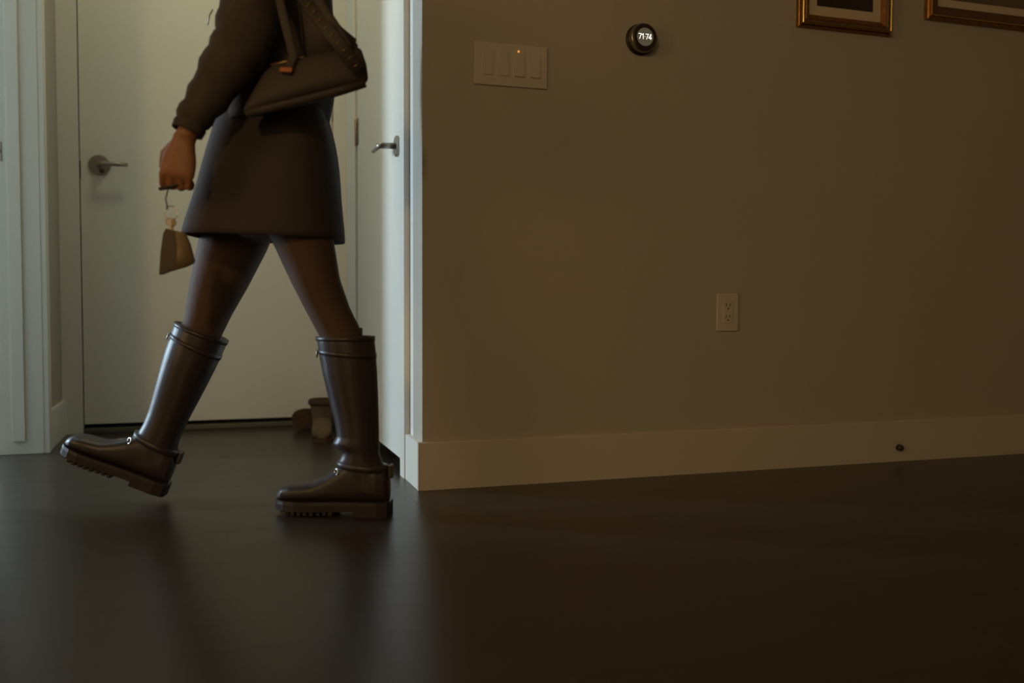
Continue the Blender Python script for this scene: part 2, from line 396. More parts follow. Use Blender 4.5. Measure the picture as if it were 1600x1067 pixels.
# pendant lamp in the big room, behind and left of the camera
PX, PY, PZ = -1.25, -0.82, 2.06
e = empty('pendant_lamp', (PX, PY, H), 'dark metal pendant lamp hanging in the big room', 'lamp')
link('cord', tube(B(), [(0, 0, 0), (0, 0, PZ+.14-H)], .004, 8), THB, e)
bmx = B(); rsx = [ring(bmx, (0, 0, PZ-H+z), X3*r, Y3*r, 32) for r, z in [(.02, .15), (.06, .14), (.13, .10), (.18, .03), (.20, -.02)]]
skin(bmx, rsx, True, False); o = link('lamp_shade', bmx, DARKMETAL, e, True); so = o.modifiers.new('thick', 'SOLIDIFY'); so.thickness = .003
l = bpy.data.lights.new('pendant_light', 'POINT'); l.energy = 60; l.color = (1.0, 0.66, 0.26); l.shadow_soft_size = 0.09
o = bpy.data.objects.new('pendant_light', l); C.objects.link(o); o.location = (PX, PY, PZ-.10)

# hall ceiling lamp
e = empty('ceiling_lamp', (0, 3.35, H), 'round flush ceiling lamp of the hall above the picture edge', 'lamp')
link('lamp_base', disc(B(), (0, 0, -0.0), (0, 0, -1), [(0.17, 0), (0.17, 0.02), (0.15, 0.022)], 40), NICKEL, e)
link('lamp_diffuser', disc(B(), (0, 0, -0.022), (0, 0, -1), [(0.15, 0), (0.148, 0.015), (0.12, 0.03), (0.01, 0.036)], 40), GLOWW, e, True)

# ------------------------------------------------------------------ things on the front wall
YF = YW
# switches
sx0, sx1, sz0, sz1 = 0.732, 0.950, 1.138, 1.257
e = empty('light_switch', ((sx0+sx1)/2, YF, sz0), 'wide four-gang rocker switch plate with a small orange light, left of the thermostat', 'light switch')
hw = (sx1-sx0)/2
link('switch_plate', box(B(), -hw, hw, -0.006, 0.0, 0, sz1-sz0, 0.0025), PLATE, e)
for k in range(4):
    cx = -0.0705+k*0.0470
    fr = link('switch_frame', box(B(), cx-0.0172, cx+0.0172, -0.0068, -0.005, 0.026, 0.095, 0.0006), PLATE, e)
    bm = B(); tilt = 0.0035 if k in (2, 3) else 0.0015
    vs = [(cx-0.0148, -0.006, 0.0285), (cx+0.0148, -0.006, 0.0285), (cx+0.0148, -0.006, 0.0925), (cx-0.0148, -0.006, 0.0925),
          (cx-0.0143, -0.0075-tilt, 0.029), (cx+0.0143, -0.0075-tilt, 0.029), (cx+0.0143, -0.0078, 0.092), (cx-0.0143, -0.0078, 0.092)]
    v = [bm.verts.new(q) for q in vs]
    for f in ((0,1,2,3),(4,5,6,7),(0,1,5,4),(1,2,6,5),(2,3,7,6),(3,0,4,7)): bm.faces.new([v[i] for i in f])
    link('rocker', bm, PLATE, e)
for k in (0, 1, 2, 3):
    for zz in (0.012, 0.107):
        link('screw', disc(B(), (-0.0705+k*0.047, -0.0058, zz), (0, -1, 0), [(0.0028, 0), (0.0026, 0.0008), (0.001, 0.001)], 12), PLATE, e)
link('indicator_light', disc(B(), (0.021, -0.0066, 0.0995), (0, -1, 0), [(0.0034, 0), (0.003, 0.0014), (0.001, 0.002)], 14), ORANGE_LED, e)['label'] = 'orange indicator light'
# outlet
ox0, ox1, oz0, oz1 = 1.513, 1.588, 0.439, 0.556
e = empty('wall_outlet', ((ox0+ox1)/2, YF, oz0), 'ivory double power outlet low on the dim wall', 'outlet')
hw = (ox1-ox0)/2; hh = oz1-oz0
link('outlet_plate', box(B(), -hw, hw, -0.0065, 0.0, 0, hh, 0.0028), PLATE2, e)
link('receptacle', box(B(), -0.0172, 0.0172, -0.0085, -0.006, 0.024, 0.094, 0.0012), PLATE2, e)
for zc in (0.042, 0.078):
    for dx in (-0.0065, 0.0065):
        link('slot', box(B(), dx-0.0013, dx+0.0013, -0.0088, -0.008, zc-0.001, zc+0.0085), SLOT, e)
    link('ground_hole', disc(B(), (0, -0.0082, zc-0.008), (0, -1, 0), [(0.0026, 0), (0.0026, 0.0006)], 12), SLOT, e)
# thermostat
tx, tz = 1.243, 1.305
e = empty('thermostat', (tx, YF, tz), 'round black thermostat with a metal ring, its screen showing 71 and 74', 'thermostat')
link('base_ring', disc(B(), (0, 0, 0), (0, -1, 0), [(0.046, 0.0), (0.046, 0.003), (0.040, 0.005), (0.039, 0.010), (0.030, 0.010)], 48), THB, e, False)
link('dial_ring', disc(B(), (0, 0, 0), (0, -1, 0), [(0.0385, 0.009), (0.0415, 0.012), (0.0425, 0.026), (0.041, 0.031), (0.038, 0.033), (0.0355, 0.0325)], 48), THM, e, True)
link('bezel', disc(B(), (0, 0, 0), (0, -1, 0), [(0.038, 0.030), (0.0385, 0.0345), (0.034, 0.0362), (0.0245, 0.0365)], 48), THB, e, False)
link('screen', disc(B(), (0, 0, 0), (0, -1, 0), [(0.0265, 0.036), (0.0262, 0.0369), (0.001, 0.0370)], 40), SCREEN, e, False)
SEG = {'7': [[(0, 1), (0.56, 1), (0.2, 0)]], '1': [[(0.02, 0.78), (0.30, 1.0), (0.30, 0)]], '4': [[(0.40, 0), (0.40, 1.0), (0.0, 0.26), (0.60, 0.26)]]}
def digits(parent, txt, x0, z0, h, y, m):
    x = x0
    for ch in txt:
        bm = B()
        if ch == '.':
            disc(bm, (x+0.15*h, y, z0+0.48*h), (0, -1, 0), [(0.06*h, 0), (0.06*h, 0.0004)], 12); adv = 0.33
        else:
            adv = {'7': 0.70, '1': 0.52, '4': 0.70}[ch]
            for line in SEG[ch]:
                t = 0.062*h
                for (ax, az), (bx, bz) in zip(line, line[1:]):
                    p = Vector((x+ax*h, 0, z0+az*h)); q = Vector((x+bx*h, 0, z0+bz*h)); d = (q-p).normalized(); nrm = Vector((-d.z, 0, d.x))*t
                    p -= d*t*0.6; q += d*t*0.6
                    vs = [p+nrm, q+nrm, q-nrm, p-nrm]
                    a = [bm.verts.new((s.x, y, s.z)) for s in vs]; b2 = [bm.verts.new((s.x, y-0.0004, s.z)) for s in vs]
                    bm.faces.new(a); bm.faces.new(b2[::-1])
                    for i in range(4): bm.faces.new((a[i], b2[i], b2[(i+1) % 4], a[(i+1) % 4]))
        link('digit' if ch != '.' else 'dot', bm, m, parent); x += adv*h
digits(e, '71.74', -0.0212, -0.0066, 0.0146, -0.0371, DIGIT)

# picture frames
def picture(name, x0, x1, z0, z1, mw, matw, label, art, artlabel, wide=False):
    e = empty(name, ((x0+x1)/2, YF, z0), label, 'picture'); hw = (x1-x0)/2; h = z1-z0
    def side(nm, m, prof):
        """mitred four-sided moulding: prof = [(inset from outer edge, depth from wall)]"""
        bm = B(); rs = []
        for cxs, czs in ((-1, 0), (1, 0), (1, 1), (-1, 1)):
            rr = []
            for ins, dep in prof:
                x = cxs*(hw-ins); z = ins if czs == 0 else h-ins
                rr.append(bm.verts.new((x, -dep, z)))
            rs.append(rr)
        k = len(prof)
        for a in range(4):
            p, q = rs[a], rs[(a+1) % 4]
            for i in range(k): bm.faces.new((p[i], p[(i+1) % k], q[(i+1) % k], q[i]))
        return link(nm, bm, m, e)
    if not wide:
        side('frame_outer', GOLD, [(0, 0.0), (0, 0.012), (0.003, 0.016), (0.006, 0.014), (0.008, 0.0)])
        side('frame_band', WOODF, [(0.0075, 0.0), (0.0075, 0.013), (0.012, 0.022), (0.020, 0.021), (0.024, 0.016), (0.024, 0.0)])
        side('gilt_ridge', GOLDB, [(0.0075, 0.016), (0.0085, 0.024), (0.011, 0.026), (0.013, 0.023), (0.012, 0.016)])
        side('frame_lip', GOLD, [(0.0235, 0.0), (0.0235, 0.0165), (0.026, 0.018), (mw, 0.011), (mw, 0.0)])
    else:
        side('frame_outer', GOLD, [(0, 0.0), (0, 0.016), (0.003, 0.020), (0.008, 0.019), (0.010, 0.0)])
        side('gilt_ridge', GOLDB, [(0.009, 0.016), (0.010, 0.025), (0.012, 0.026), (0.0135, 0.024), (0.013, 0.016)])
        side('frame_band', WOODF, [(0.0098, 0.0), (0.0098, 0.018), (0.018, 0.022), (0.034, 0.020), (mw, 0.011), (mw, 0.0)])
    bm = box(B(), -hw+mw-0.002, hw-mw+0.002, -0.007, 0.0, mw-0.002, h-mw+0.002); link('mat_board', bm, MAT_, e)
    a = link('artwork', box(B(), -hw+mw+matw, hw-mw-matw, -0.0078, -0.0068, mw+matw, h-mw-matw), art, e); a['label'] = artlabel
    return e
picture('picture_frame', 1.783, 2.137, 1.393, 1.86, 0.040, 0.031, 'small gilt framed picture with a dark print, its lower edge showing above the outlet', ARTD, 'dark print')
picture('picture_frame', 2.275, 2.96, 1.462, 2.0, 0.046, 0.026, 'larger brown and gilt framed picture at the top right corner, cut off by the edge', ARTB, 'brown print', True)

# small dark knob on the baseboard
e = empty('baseboard_stop', (2.20, YW-BT, 0.047), 'small round dark metal stop fixed on the front baseboard', 'door stop')
link('stop_knob', disc(B(), (0, 0, 0), (0, -1, 0), [(0.011, 0), (0.011, 0.004), (0.009, 0.009), (0.0105, 0.012), (0.008, 0.016), (0.001, 0.017)], 24), DARKMETAL, e, True)
link('rubber_tip', disc(B(), (0, 0, 0), (0, -1, 0), [(0.007, 0.016), (0.006, 0.020), (0.001, 0.021)], 20), THB, e, True)

# ------------------------------------------------------------------ ankle slippers by the far door
def slipper(loc, rz, label):
    """soft ankle bootie: toe along +x, heel at x=0, 0.20 long, 0.165 high"""
    e = empty('slipper_boot', loc, label, 'slipper', 'tan slipper boots by the far door', rz=rz)
    pts = [(0, .018), (.006, .030), (.03, .037), (.08, .036), (.13, .042), (.165, .041), (.188, .030), (.199, .014)]
    loop = [(x, w_) for x, w_ in pts]+[(x, -w_) for x, w_ in pts[::-1]]
    bm = B(); a = [bm.verts.new((x, y_, 0.0)) for x, y_ in loop]; b = [bm.verts.new((x, y_, .014)) for x, y_ in loop]; n = len(a)
    bm.faces.new(a[::-1]); bm.faces.new(b)
    for i in range(n): bm.faces.new((a[i], a[(i+1) % n], b[(i+1) % n], b[i]))
    link('sole', bm, FLEECE, e)
    bm = B()
    loft(bm, [(Vector((x, 0, (zt+.012)/2)), Vector((0, hw, 0)), Vector((0, 0, (zt-.012)/2))) for x, zt, hw in
              [(.004, .075, .018), (.02, .10, .033), (.06, .11, .038), (.10, .088, .040), (.14, .068, .042), (.17, .058, .038), (.188, .045, .028), (.197, .032, .013)]], 20, 2.4)
    loft(bm, [(Vector((.052, 0, .05)), Vector((.048, 0, 0)), Vector((0, .037, 0))), (Vector((.052, 0, .10)), Vector((.050, 0, 0)), Vector((0, .042, 0))), (Vector((.052, 0, .145)), Vector((.054, 0, 0)), Vector((0, .050, 0)))], 24)
    remesh(link('upper', bm, TAN, e, True), .005, 4, .5)
    bm = B(); rs = []
    for i in range(28):
        t = 2*PI*i/28; c = Vector((.052+.051*math.cos(t), .047*math.sin(t), .150)); d = Vector((math.cos(t), math.sin(t), 0))
        rs.append(ring(bm, c, d*.010, Z3*.014, 10))
    rs.append(rs[0])
    for p_, q_ in zip(rs, rs[1:]):
        for i in range(10): bm.faces.new((p_[i], p_[(i+1) % 10], q_[(i+1) % 10], q_[i]))
    link('fleece_cuff', bm, FLEECE, e, True)
    return e
Z3 = Vector((0, 0, 1))

# ------------------------------------------------------------------ the walking person
TH = math.radians(165)
O0 = Vector((0.179, 2.47, 0))
person = empty('person', O0, 'person in black jacket, short skirt and tall dark leather boots, striding left', 'person', rz=TH)
X, Y, Z = Vector((1, 0, 0)), Vector((0, 1, 0)), Vector((0, 0, 1))
def S(a, l, z, ha, hz, ly):      # ring spec: centre, half vector front-back, lateral half width
    return (Vector((a, l, z)), Vector((ha, 0, hz)), Vector((0, ly, 0)))
# body (one surface)
bm = B()
pel = [S(-.005, 0, 1.06, .095, -.01, .125), S(-.003, 0, .98, .105, 0, .15), S(0, 0, .90, .125, 0, .165), S(.008, 0, .82, .13, 0, .168), S(.01, 0, .75, .12, 0, .155), S(.01, 0, .70, .08, 0, .12)]
loft(bm, pel)
loft(bm, [S(-.015, 0, 1.40, .055, 0, .10), S(-.015, 0, 1.37, .075, 0, .165), S(-.012, 0, 1.30, .095, 0, .172), S(-.008, 0, 1.20, .105, 0, .150), S(-.006, 0, 1.10, .092, 0, .125), S(-.005, 0, 1.02, .10, 0, .135)])
rear = [S(-.035, .085, .80, .098, .0, .080), S(-.060, .085, .745, .082, .010, .076), S(-.089, .09, .664, .067, 0, .070), S(-.115, .092, .581, .055, -.004, .062), S(-.144, .09, .511, .050, -.004, .052), S(-.178, .09, .444, .047, -.006, .048), S(-.197, .09, .36, .047, 0, .048), S(-.215, .09, .25, .036, 0, .036), S(-.222, .09, .12, .032, 0, .032)]
front = [S(.06, -.085, .80, .098, .0, .080), S(.10, -.085, .745, .088, .008, .077), S(.130, -.09, .662, .080, .003, .072), S(.164, -.092, .572, .068, .006, .062), S(.192, -.09, .493, .056, .002, .053), S(.223, -.09, .419, .047, .008, .048), S(.262, -.09, .317, .046, .012, .046), S(.300, -.09, .225, .036, .012, .036), S(.338, -.09, .130, .032, .012, .032)]
loft(bm, rear); loft(bm, front)
# feet inside the boots
loft(bm, [S(-.26, .09, .06, .02, .0, .02), S(-.25, .09, .07, .03, .02, .03)])
ball(bm, (-.215, .09, .075), (.06, .032, .028)); ball(bm, (-.13, .075, .058), (.07, .034, .018))
Rf = Matrix.Rotation(math.radians(-22), 4, 'Y')
ball(bm, (.388, -.092, .136), (.055, .026, .024), mt=Rf); ball(bm, (.462, -.092, .144), (.060, .028, .012), mt=Rf)
# neck and head
loft(bm, [S(-.02, 0, 1.36, .055, 0, .07), S(-.012, 0, 1.40, .050, 0, .054), S(.0, 0, 1.455, .048, 0, .049), S(.012, 0, 1.50, .048, 0, .048)])
ball(bm, (.020, 0, 1.578), (.092, .074, .092), 24, 16)
ball(bm, (.050, 0, 1.515), (.052, .052, .062), 20, 14)
ball(bm, (.078, 0, 1.488), (.024, .026, .020))
loft(bm, [S(.100, 0, 1.572, .008, 0, .008), S(.112, 0, 1.550, .012, 0, .010), S(.118, 0, 1.536, .013, 0, .014), S(.104, 0, 1.528, .010, 0, .013)], 12)
ball(bm, (.097, 0, 1.512), (.012, .022, .006)); ball(bm, (.096, 0, 1.503), (.012, .020, .006))
for s_ in (-1, 1):
    ball(bm, (.098, s_*.030, 1.588), (.012, .022, .006))
    ball(bm, (.010, s_*.074, 1.548), (.018, .008, .030))
# arms : near (left) swings forward, far (right) swings back
near_arm = [(-.015, .155, 1.345), (-.005, .185, 1.30), (.005, .222, 1.20), (.015, .243, 1.115), (.045, .252, 1.065), (.092, .262, .985), (.130, .272, .92), (.143, .275, .895)]
tube(bm, near_arm, [.050, .048, .043, .038, .038, .033, .026, .023], 14)
far_arm = [(-.02, -.155, 1.345), (-.035, -.185, 1.30), (-.065, -.215, 1.21), (-.060, -.228, 1.14), (-.062, -.232, 1.10), (-.040, -.232, 1.02), (-.020, -.230, .955), (-.015, -.230, .93)]
tube(bm, far_arm, [.050, .048, .042, .038, .037, .033, .026, .023], 14)
def hand(bm, wrist, down, fwd, side, curl=1.0):
    """side = away from the body; fingers curl towards -side"""
    W, d, f, s = Vector(wrist), Vector(down).normalized(), Vector(fwd).normalized(), Vector(side).normalized()
    loft(bm, [(W-d*.01, f*.024, s*.018), (W+d*.012, f*.027, s*.017), (W+d*.045, f*.037, s*.0155), (W+d*.075, f*.040, s*.0145), (W+d*.086, f*.036, s*.011)], 16, 2.6)
    for k, (o, L1, r) in enumerate([(.0295, .039, .0086), (.010, .043, .0089), (-.010, .040, .0084), (-.0285, .032, .0074)]):
        p0 = W+d*.062+f*o; p1 = W+d*.086+f*o*1.03
        a1 = 0.55*curl; a2 = 1.75*curl; a3 = 2.75*curl
        def dr(a): return d*math.cos(a)-s*math.sin(a)
        p2 = p1+dr(a1)*L1*.62; p3 = p2+dr(a2)*L1*.60; p4 = p3+dr(a3)*L1*.42
        tube(bm, [p0, p1, p1+dr(a1)*L1*.35, p2, p2+dr(a2)*L1*.3, p3, p4], [r, r*1.08, r, r*1.02, r*.95, r*.92, r*.75], 10)
    t0 = W+d*.016+f*.020-s*.004; t1 = W+d*.040+f*.040-s*.014; t2 = W+d*.066+f*.043-s*.028; t3 = W+d*.086+f*.028-s*.038
    tube(bm, [t0, t1, (t1+t2)/2, t2, t3], [.013, .0115, .0100, .0098, .0075], 10)
hand(bm, (.146, .275, .890), (.22, 0, -1), (1, 0, .22), (0, 1, 0))
hand(bm, (-.013, -.230, .925), (.10, 0, -1), (1, 0, .10), (0, -1, 0), .6)
body = remesh(link('body', bm, SKIN, person, True), 0.0042, 4, .5)
# eyes
for s_ in (-1, 1):
    ey = link('eye', ball(B(), (.094, s_*.030, 1.574), .0125, 14, 10), EYE, person, True)
bm = B(); ball(bm, (-.002, 0, 1.598), (.103, .086, .092), 24, 16); ball(bm, (-.055, 0, 1.50), (.050, .074, .095), 20, 14); ball(bm, (-.065, 0, 1.42), (.036, .066, .09), 20, 14)
hair = remesh(link('hair', bm, HAIR, person, True), 0.006, 8, .6)

# tights over both legs
def grow(spec, g): return [(c, U*(1+g/max(U.length, .01)), V*(1+g/max(V.length, .01))) for c, U, V in spec]
bm = B()
tights_px = {
 'rear': [S(-.04, .085, .79, .100, .0, .084), S(-.060, .085, .750, .090, .011, .080), S(-.089, .09, .664, .073, -.001, .074), S(-.115, .092, .581, .0595, -.004, .066), S(-.144, .09, .511, .054, -.004, .056), S(-.178, .09, .444, .051, -.007, .052), S(-.197, .09, .357, .051, 0, .052)],
 'front': [S(.07, -.085, .79, .104, .0, .084), S(.102, -.085, .746, .096, .007, .081), S(.130, -.09, .662, .090, .002, .077), S(.164, -.092, .572, .075, .006, .067), S(.192, -.09, .493, .060, .002, .057), S(.222, -.09, .419, .051, .008, .052), S(.262, -.09, .317, .050, .010, .050)]}
loft(bm, tights_px['rear'], 28); loft(bm, tights_px['front'], 28)
loft(bm, [S(.0, 0, .98, .109, 0, .154), S(0, 0, .90, .129, 0, .169), S(.010, 0, .82, .134, 0, .172), S(.012, 0, .745, .122, 0, .158), S(.012, 0, .69, .07, 0, .10)], 28)
remesh(link('tights', bm, TIGHTS, person, True), 0.006, 6, .6)

# skirt: open tube with thickness
def garment(name, specs, m, n=56, thick=.003, wrinkle=.0, seed=1, parent=person, p=2.0, level=1):
    rng = random.Random(seed); ph = [rng.uniform(0, 6.28) for _ in range(6)]
    bm = B(); rs = []
    for k, (c, U, V) in enumerate(specs):
        rr = ring(bm, c, U, V, n, p)
        for i, v in enumerate(rr):
            t = 2*PI*i/n
            q = wrinkle*(math.sin(5*t+ph[0]+k*.6)+.6*math.sin(9*t+ph[1]-k*.9)+.5*math.sin(2*t+ph[2]+k*1.3))
            dirv = (v.co-c); dirv.z = 0
            if dirv.length > 0: v.co += dirv.normalized()*q
        rs.append(rr)
    skin(bm, rs, False, False)
    o = link(name, bm, m, parent, True)
    sd = o.modifiers.new('sub', 'SUBSURF'); sd.levels = level; sd.render_levels = level
    so = o.modifiers.new('thick', 'SOLIDIFY'); so.thickness = thick; so.offset = 1
    return o
garment('skirt', [S(-.003, 0, 1.03, .118, 0, .150), S(-.002, 0, .998, .126, -.002, .158), S(-.002, 0, .938, .143, .002, .172), S(.003, 0, .866, .158, .002, .186), S(.012, 0, .789, .170, -.002, .192), S(.020, 0, .713, .189, .004, .198), S(.021, 0, .686, .191, .006, .198)], SKIRT, wrinkle=.0016, seed=3, p=2.9)
garment('jacket', [S(-.016, 0, 1.43, .062, 0, .064), S(-.018, 0, 1.405, .072, 0, .100), S(-.018, 0, 1.385, .095, 0, .158), S(-.018, 0, 1.35, .118, -.002, .188), S(-.014, 0, 1.285, .132, -.003, .192), S(-.012, 0, 1.206, .139, -.003, .180), S(-.008, 0, 1.126, .144, -.003, .178), S(-.009, 0, 1.054, .140, -.008, .180), S(-.003, 0, .995, .133, -.014, .182), S(.001, 0, .968, .130, -.017, .184)], JACKET, wrinkle=.0035, seed=5, thick=.004)
link('jacket_collar', loft(B(), [S(-.016, 0, 1.405, .080, 0, .090), S(-.010, 0, 1.455, .068, .004, .070), S(-.010, 0, 1.455, .062, .004, .064), S(-.014, 0, 1.415, .064, 0, .066)], 32, caps=(False, False)), JACKET, person, True)
def sleeve(pts, radii, seed):
    bm = B(); rng = random.Random(seed)
    P = [Vector(q) for q in pts]; n = 26; rs = []; up = Vector((0, 1, 0))
    # resample
    QQ = []
    for i in range(len(P)-1):
        for k in range(4):
            t = k/4; QQ.append((P[i].lerp(P[i+1], t), radii[i]*(1-t)+radii[i+1]*t))
    QQ.append((P[-1], radii[-1]))
    for i, (q, r) in enumerate(QQ):
        d = (QQ[min(i+1, len(QQ)-1)][0]-QQ[max(i-1, 0)][0]).normalized()
        a = d.cross(up).normalized(); b = a.cross(d).normalized()
        r = r+(0.0035*math.sin(i*1.9+seed) if 2 < i < len(QQ)-2 else 0)
        rs.append(ring(bm, q, a*r, b*r, n))
    skin(bm, rs, True, False)
    o = link('sleeve', bm, JACKET, person, True)
    so = o.modifiers.new('thick', 'SOLIDIFY'); so.thickness = .004; so.offset = 1
    return o
sleeve([(-.015, .140, 1.355), (-.005, .180, 1.30), (.010, .222, 1.20), (.022, .243, 1.115), (.053, .252, 1.06), (.097, .262, .985), (.128, .270, .935), (.139, .275, .906)], [.066, .068, .064, .060, .056, .042, .034, .031], 1)
sleeve([(-.02, -.140, 1.355), (-.035, -.180, 1.30), (-.065, -.215, 1.21), (-.060, -.228, 1.14), (-.062, -.232, 1.10), (-.040, -.232, 1.02), (-.023, -.230, .965), (-.018, -.230, .945)], [.066, .066, .060, .056, .050, .042, .036, .034], 2)
# small metal pull glinting at the jacket's front
zp = link('zipper_pull', tube(B(), [(.138, .045, 1.245), (.146, .047, 1.230), (.150, .048, 1.206)], [.0015, .002, .0015], 8), NICKEL, person, True)
zp['label'] = 'small shiny metal pull'

# boots -- modelled on a flat foot: heel back x=0, toe x=.285, y lateral, z up
def boot(name, loc, pitch, lean, yaw, label, slouch):
    e = empty(name, (0, 0, 0)); e.parent = person; e.location = loc; e.rotation_euler = (0, pitch, yaw)
    e['label'] = label
    bm = B(); tl = math.tan(lean)
    st = [(.004, .088, .016), (.012, .118, .028), (.035, .135, .035), (.07, .142, .037), (.105, .138, .037), (.135, .116, .038), (.165, .096, .042), (.195, .081, .046), (.225, .077, .048), (.250, .075, .046), (.270, .069, .040), (.282, .058, .028), (.288, .046, .014)]
    rs = []
    for x, zt, hw in st:
        z0 = .034; c = Vector((x, 0, (zt+z0)/2)); rs.append(ring(bm, c, Vector((0, hw, 0)), Vector((0, 0, (zt-z0)/2)), 24, 2.6))
    skin(bm, rs)
    def sh(z, cx, rx, ry): return (Vector((cx+tl*(z-.10), 0, z)), Vector((rx, 0, 0)), Vector((0, ry, 0)))
    shaft = [sh(.06, .070, .060, .036), sh(.10, .069, .061, .038)]+([sh(.132, .076, .055, .040), sh(.148, .072, .048, .040), sh(.157, .071, .045, .041), sh(.168, .079, .057, .044), sh(.178, .081, .058, .046), sh(.195, .074, .053, .045)] if slouch else [sh(.135, .072, .054, .040), sh(.16, .072, .051, .042), sh(.195, .072, .052, .044)])+[sh(.23, .073, .055, .047), sh(.29, .075, .062, .053), sh(.35, .077, .068, .058), sh(.40, .078, .071, .060), sh(.437, .0786, .0715, .061)]
    loft(bm, shaft, 28)
    leather = remesh(link('upper', bm, BOOT, e, True), .0035, 5, .5)
    # open rim
    link('shaft_rim', loft(B(), [(Vector((.0786+tl*.337, 0, .432)), Vector((.0735, 0, 0)), Vector((0, .063, 0))), (Vector((.0786+tl*.343, 0, .443)), Vector((.0738, 0, -.001)), Vector((0, .0635, 0))), (Vector((.0786+tl*.343, 0, .443)), Vector((.069, 0, -.001)), Vector((0, .0585, 0))), (Vector((.0786+tl*.337, 0, .434)), Vector((.062, 0, 0)), Vector((0, .055, 0)))], 32), BOOT, e, True)
    # welt and lugged sole
    pts = [(.000, .018), (.006, .030), (.03, .038), (.09, .036), (.14, .039), (.19, .048), (.235, .050), (.262, .043), (.280, .030), (.2905, .012)]
    def slab(z0, z1, g, xr=(None, None)):
        bm = B(); q = [(x, w+g) for x, w in pts if (xr[0] is None or x >= xr[0]) and (xr[1] is None or x <= xr[1])]
        loop = q+[(x, -w) for x, w in q[::-1]]
        a = [bm.verts.new((x, w, z0)) for x, w in loop]; b = [bm.verts.new((x, w, z1)) for x, w in loop]; n = len(a)
        bm.faces.new(a[::-1]); bm.faces.new(b)
        for i in range(n): bm.faces.new((a[i], a[(i+1) % n], b[(i+1) % n], b[i]))
        return bm
    link('welt', slab(.0275, .036, .002), BOOT, e)
    so = link('sole', slab(.012, .028, .001), SOLE, e); so['label'] = 'thick lugged rubber sole'
    # heel block
    bm = slab(.0, .013, .001, (None, .10)); bmesh.ops.translate(bm, verts=bm.verts, vec=(0, 0, 0)); link('heel_block', bm, SOLE, so)
    for k in range(9):
        x = .145+k*.0155
        hw = .040 if x < .18 else (.047 if x < .245 else .040 if x < .262 else .030)
        for s_ in (-1, 1):
            z0 = .002 if x < .255 else .006
            link('lug', box(B(), x-.0048, x+.0048, min(s_*hw*.35, s_*hw), max(s_*hw*.35, s_*hw), z0, .0125, .0008), SOLE, so)
    # heel strap with pull tab, ankle strap, ring
    def band(z, w, dx, gx, gy, m, nm):
        return link(nm, loft(B(), [(Vector((dx+tl*(z-.10), 0, z-w/2)), Vector((gx, 0, .006)), Vector((0, gy, 0))), (Vector((dx+tl*(z-.10), 0, z+w/2)), Vector((gx, 0, .006)), Vector((0, gy, 0)))], 32), m, e, True)
    st_ = band(.120, .017, .0700, .0655, .0425, BOOT, 'ankle_strap')
    link('strap_keeper', box(B(), -.0045, .006, -.012, .012, .092, .126, .003), BOOT, st_)
    link('strap_ring', torus(B(), (.131, .030, .110), .0075, .0018, (.7, .7, .1)), STEEL, st_, True)
    link('strap_ring', torus(B(), (.131, -.030, .110), .0075, .0018, (.7, -.7, .1)), STEEL, st_, True)
    cs = band(.400, .012, .078, .0725, .0620, BOOT, 'calf_strap')
    link('buckle', torus(B(), (.150+tl*.3, .018, .400), .009, .0018, (1, .2, 0)), STEEL, cs, True)
    # pull loop at the top front and centre seam
    link('pull_loop', box(B(), .052+tl*.337, .070+tl*.337, -.067, -.0615, .425, .462, .002), BOOT, e)
    bm = B()
    for k in range(16):
        z = .14+k*.018; kk = (z-.10)
        rx = .0520 if z < .24 else .0520+(z-.24)*.085
        tube(bm, [(.012+tl*kk+.01, .0, z), (.012+tl*kk+.01, .0, z+.010)], .0006, 6) if False else None
    bm.free()
    return e
rear_boot = boot('boot', (-.300, .100, 0), 0, math.radians(6.0), math.radians(-8), 'planted near boot, creased at the ankle', True)
front_boot = boot('boot', (.311, -.092, .012), math.radians(-22), math.radians(-1.5), math.radians(0), 'lifted far boot, heel down and toe up', False)

# ------------------------------------------------------------------ shoulder bag (hangs from the near shoulder)
bag = empty('shoulder_bag', O0, 'black leather shoulder bag with a studded edge, swinging behind the walking person', 'bag', rz=TH)
def bagpt(u, v, w):
    """u 0..1 front->back , v 0..1 bottom->top, w lateral"""
    bl, br, tr, tl_ = Vector((.030, 0, .945)), Vector((-.268, 0, 1.024)), Vector((-.246, 0, 1.112)), Vector((-.035, 0, 1.060))
    p = bl.lerp(br, u).lerp(tl_.lerp(tr, u), v); return Vector((p.x, w, p.z))
bm = B(); nu, nv = 15, 9; lat = .255
rs = []
for i in range(nu+1):
    u = i/nu; e_ = math.sin(PI*min(1, max(0, u)))**.35 if 0 < u < 1 else .35
    loop = []
    for k in range(20):
        t = 2*PI*k/20; cs, sn = math.cos(t), math.sin(t); kk = (abs(cs)**3.2+abs(sn)**3.2)**(-1/3.2)
        v = .5+.5*sn*kk*(.80+.20*e_); wdt = .040*(1-.35*(.5+.5*sn))*e_
        loop.append(bm.verts.new(bagpt(u, v, lat+cs*kk*wdt)))
    rs.append(loop)
skin(bm, rs)
o = link('bag_body', bm, BAG, bag, True); sd = o.modifiers.new('sub', 'SUBSURF'); sd.levels = 1; sd.render_levels = 1
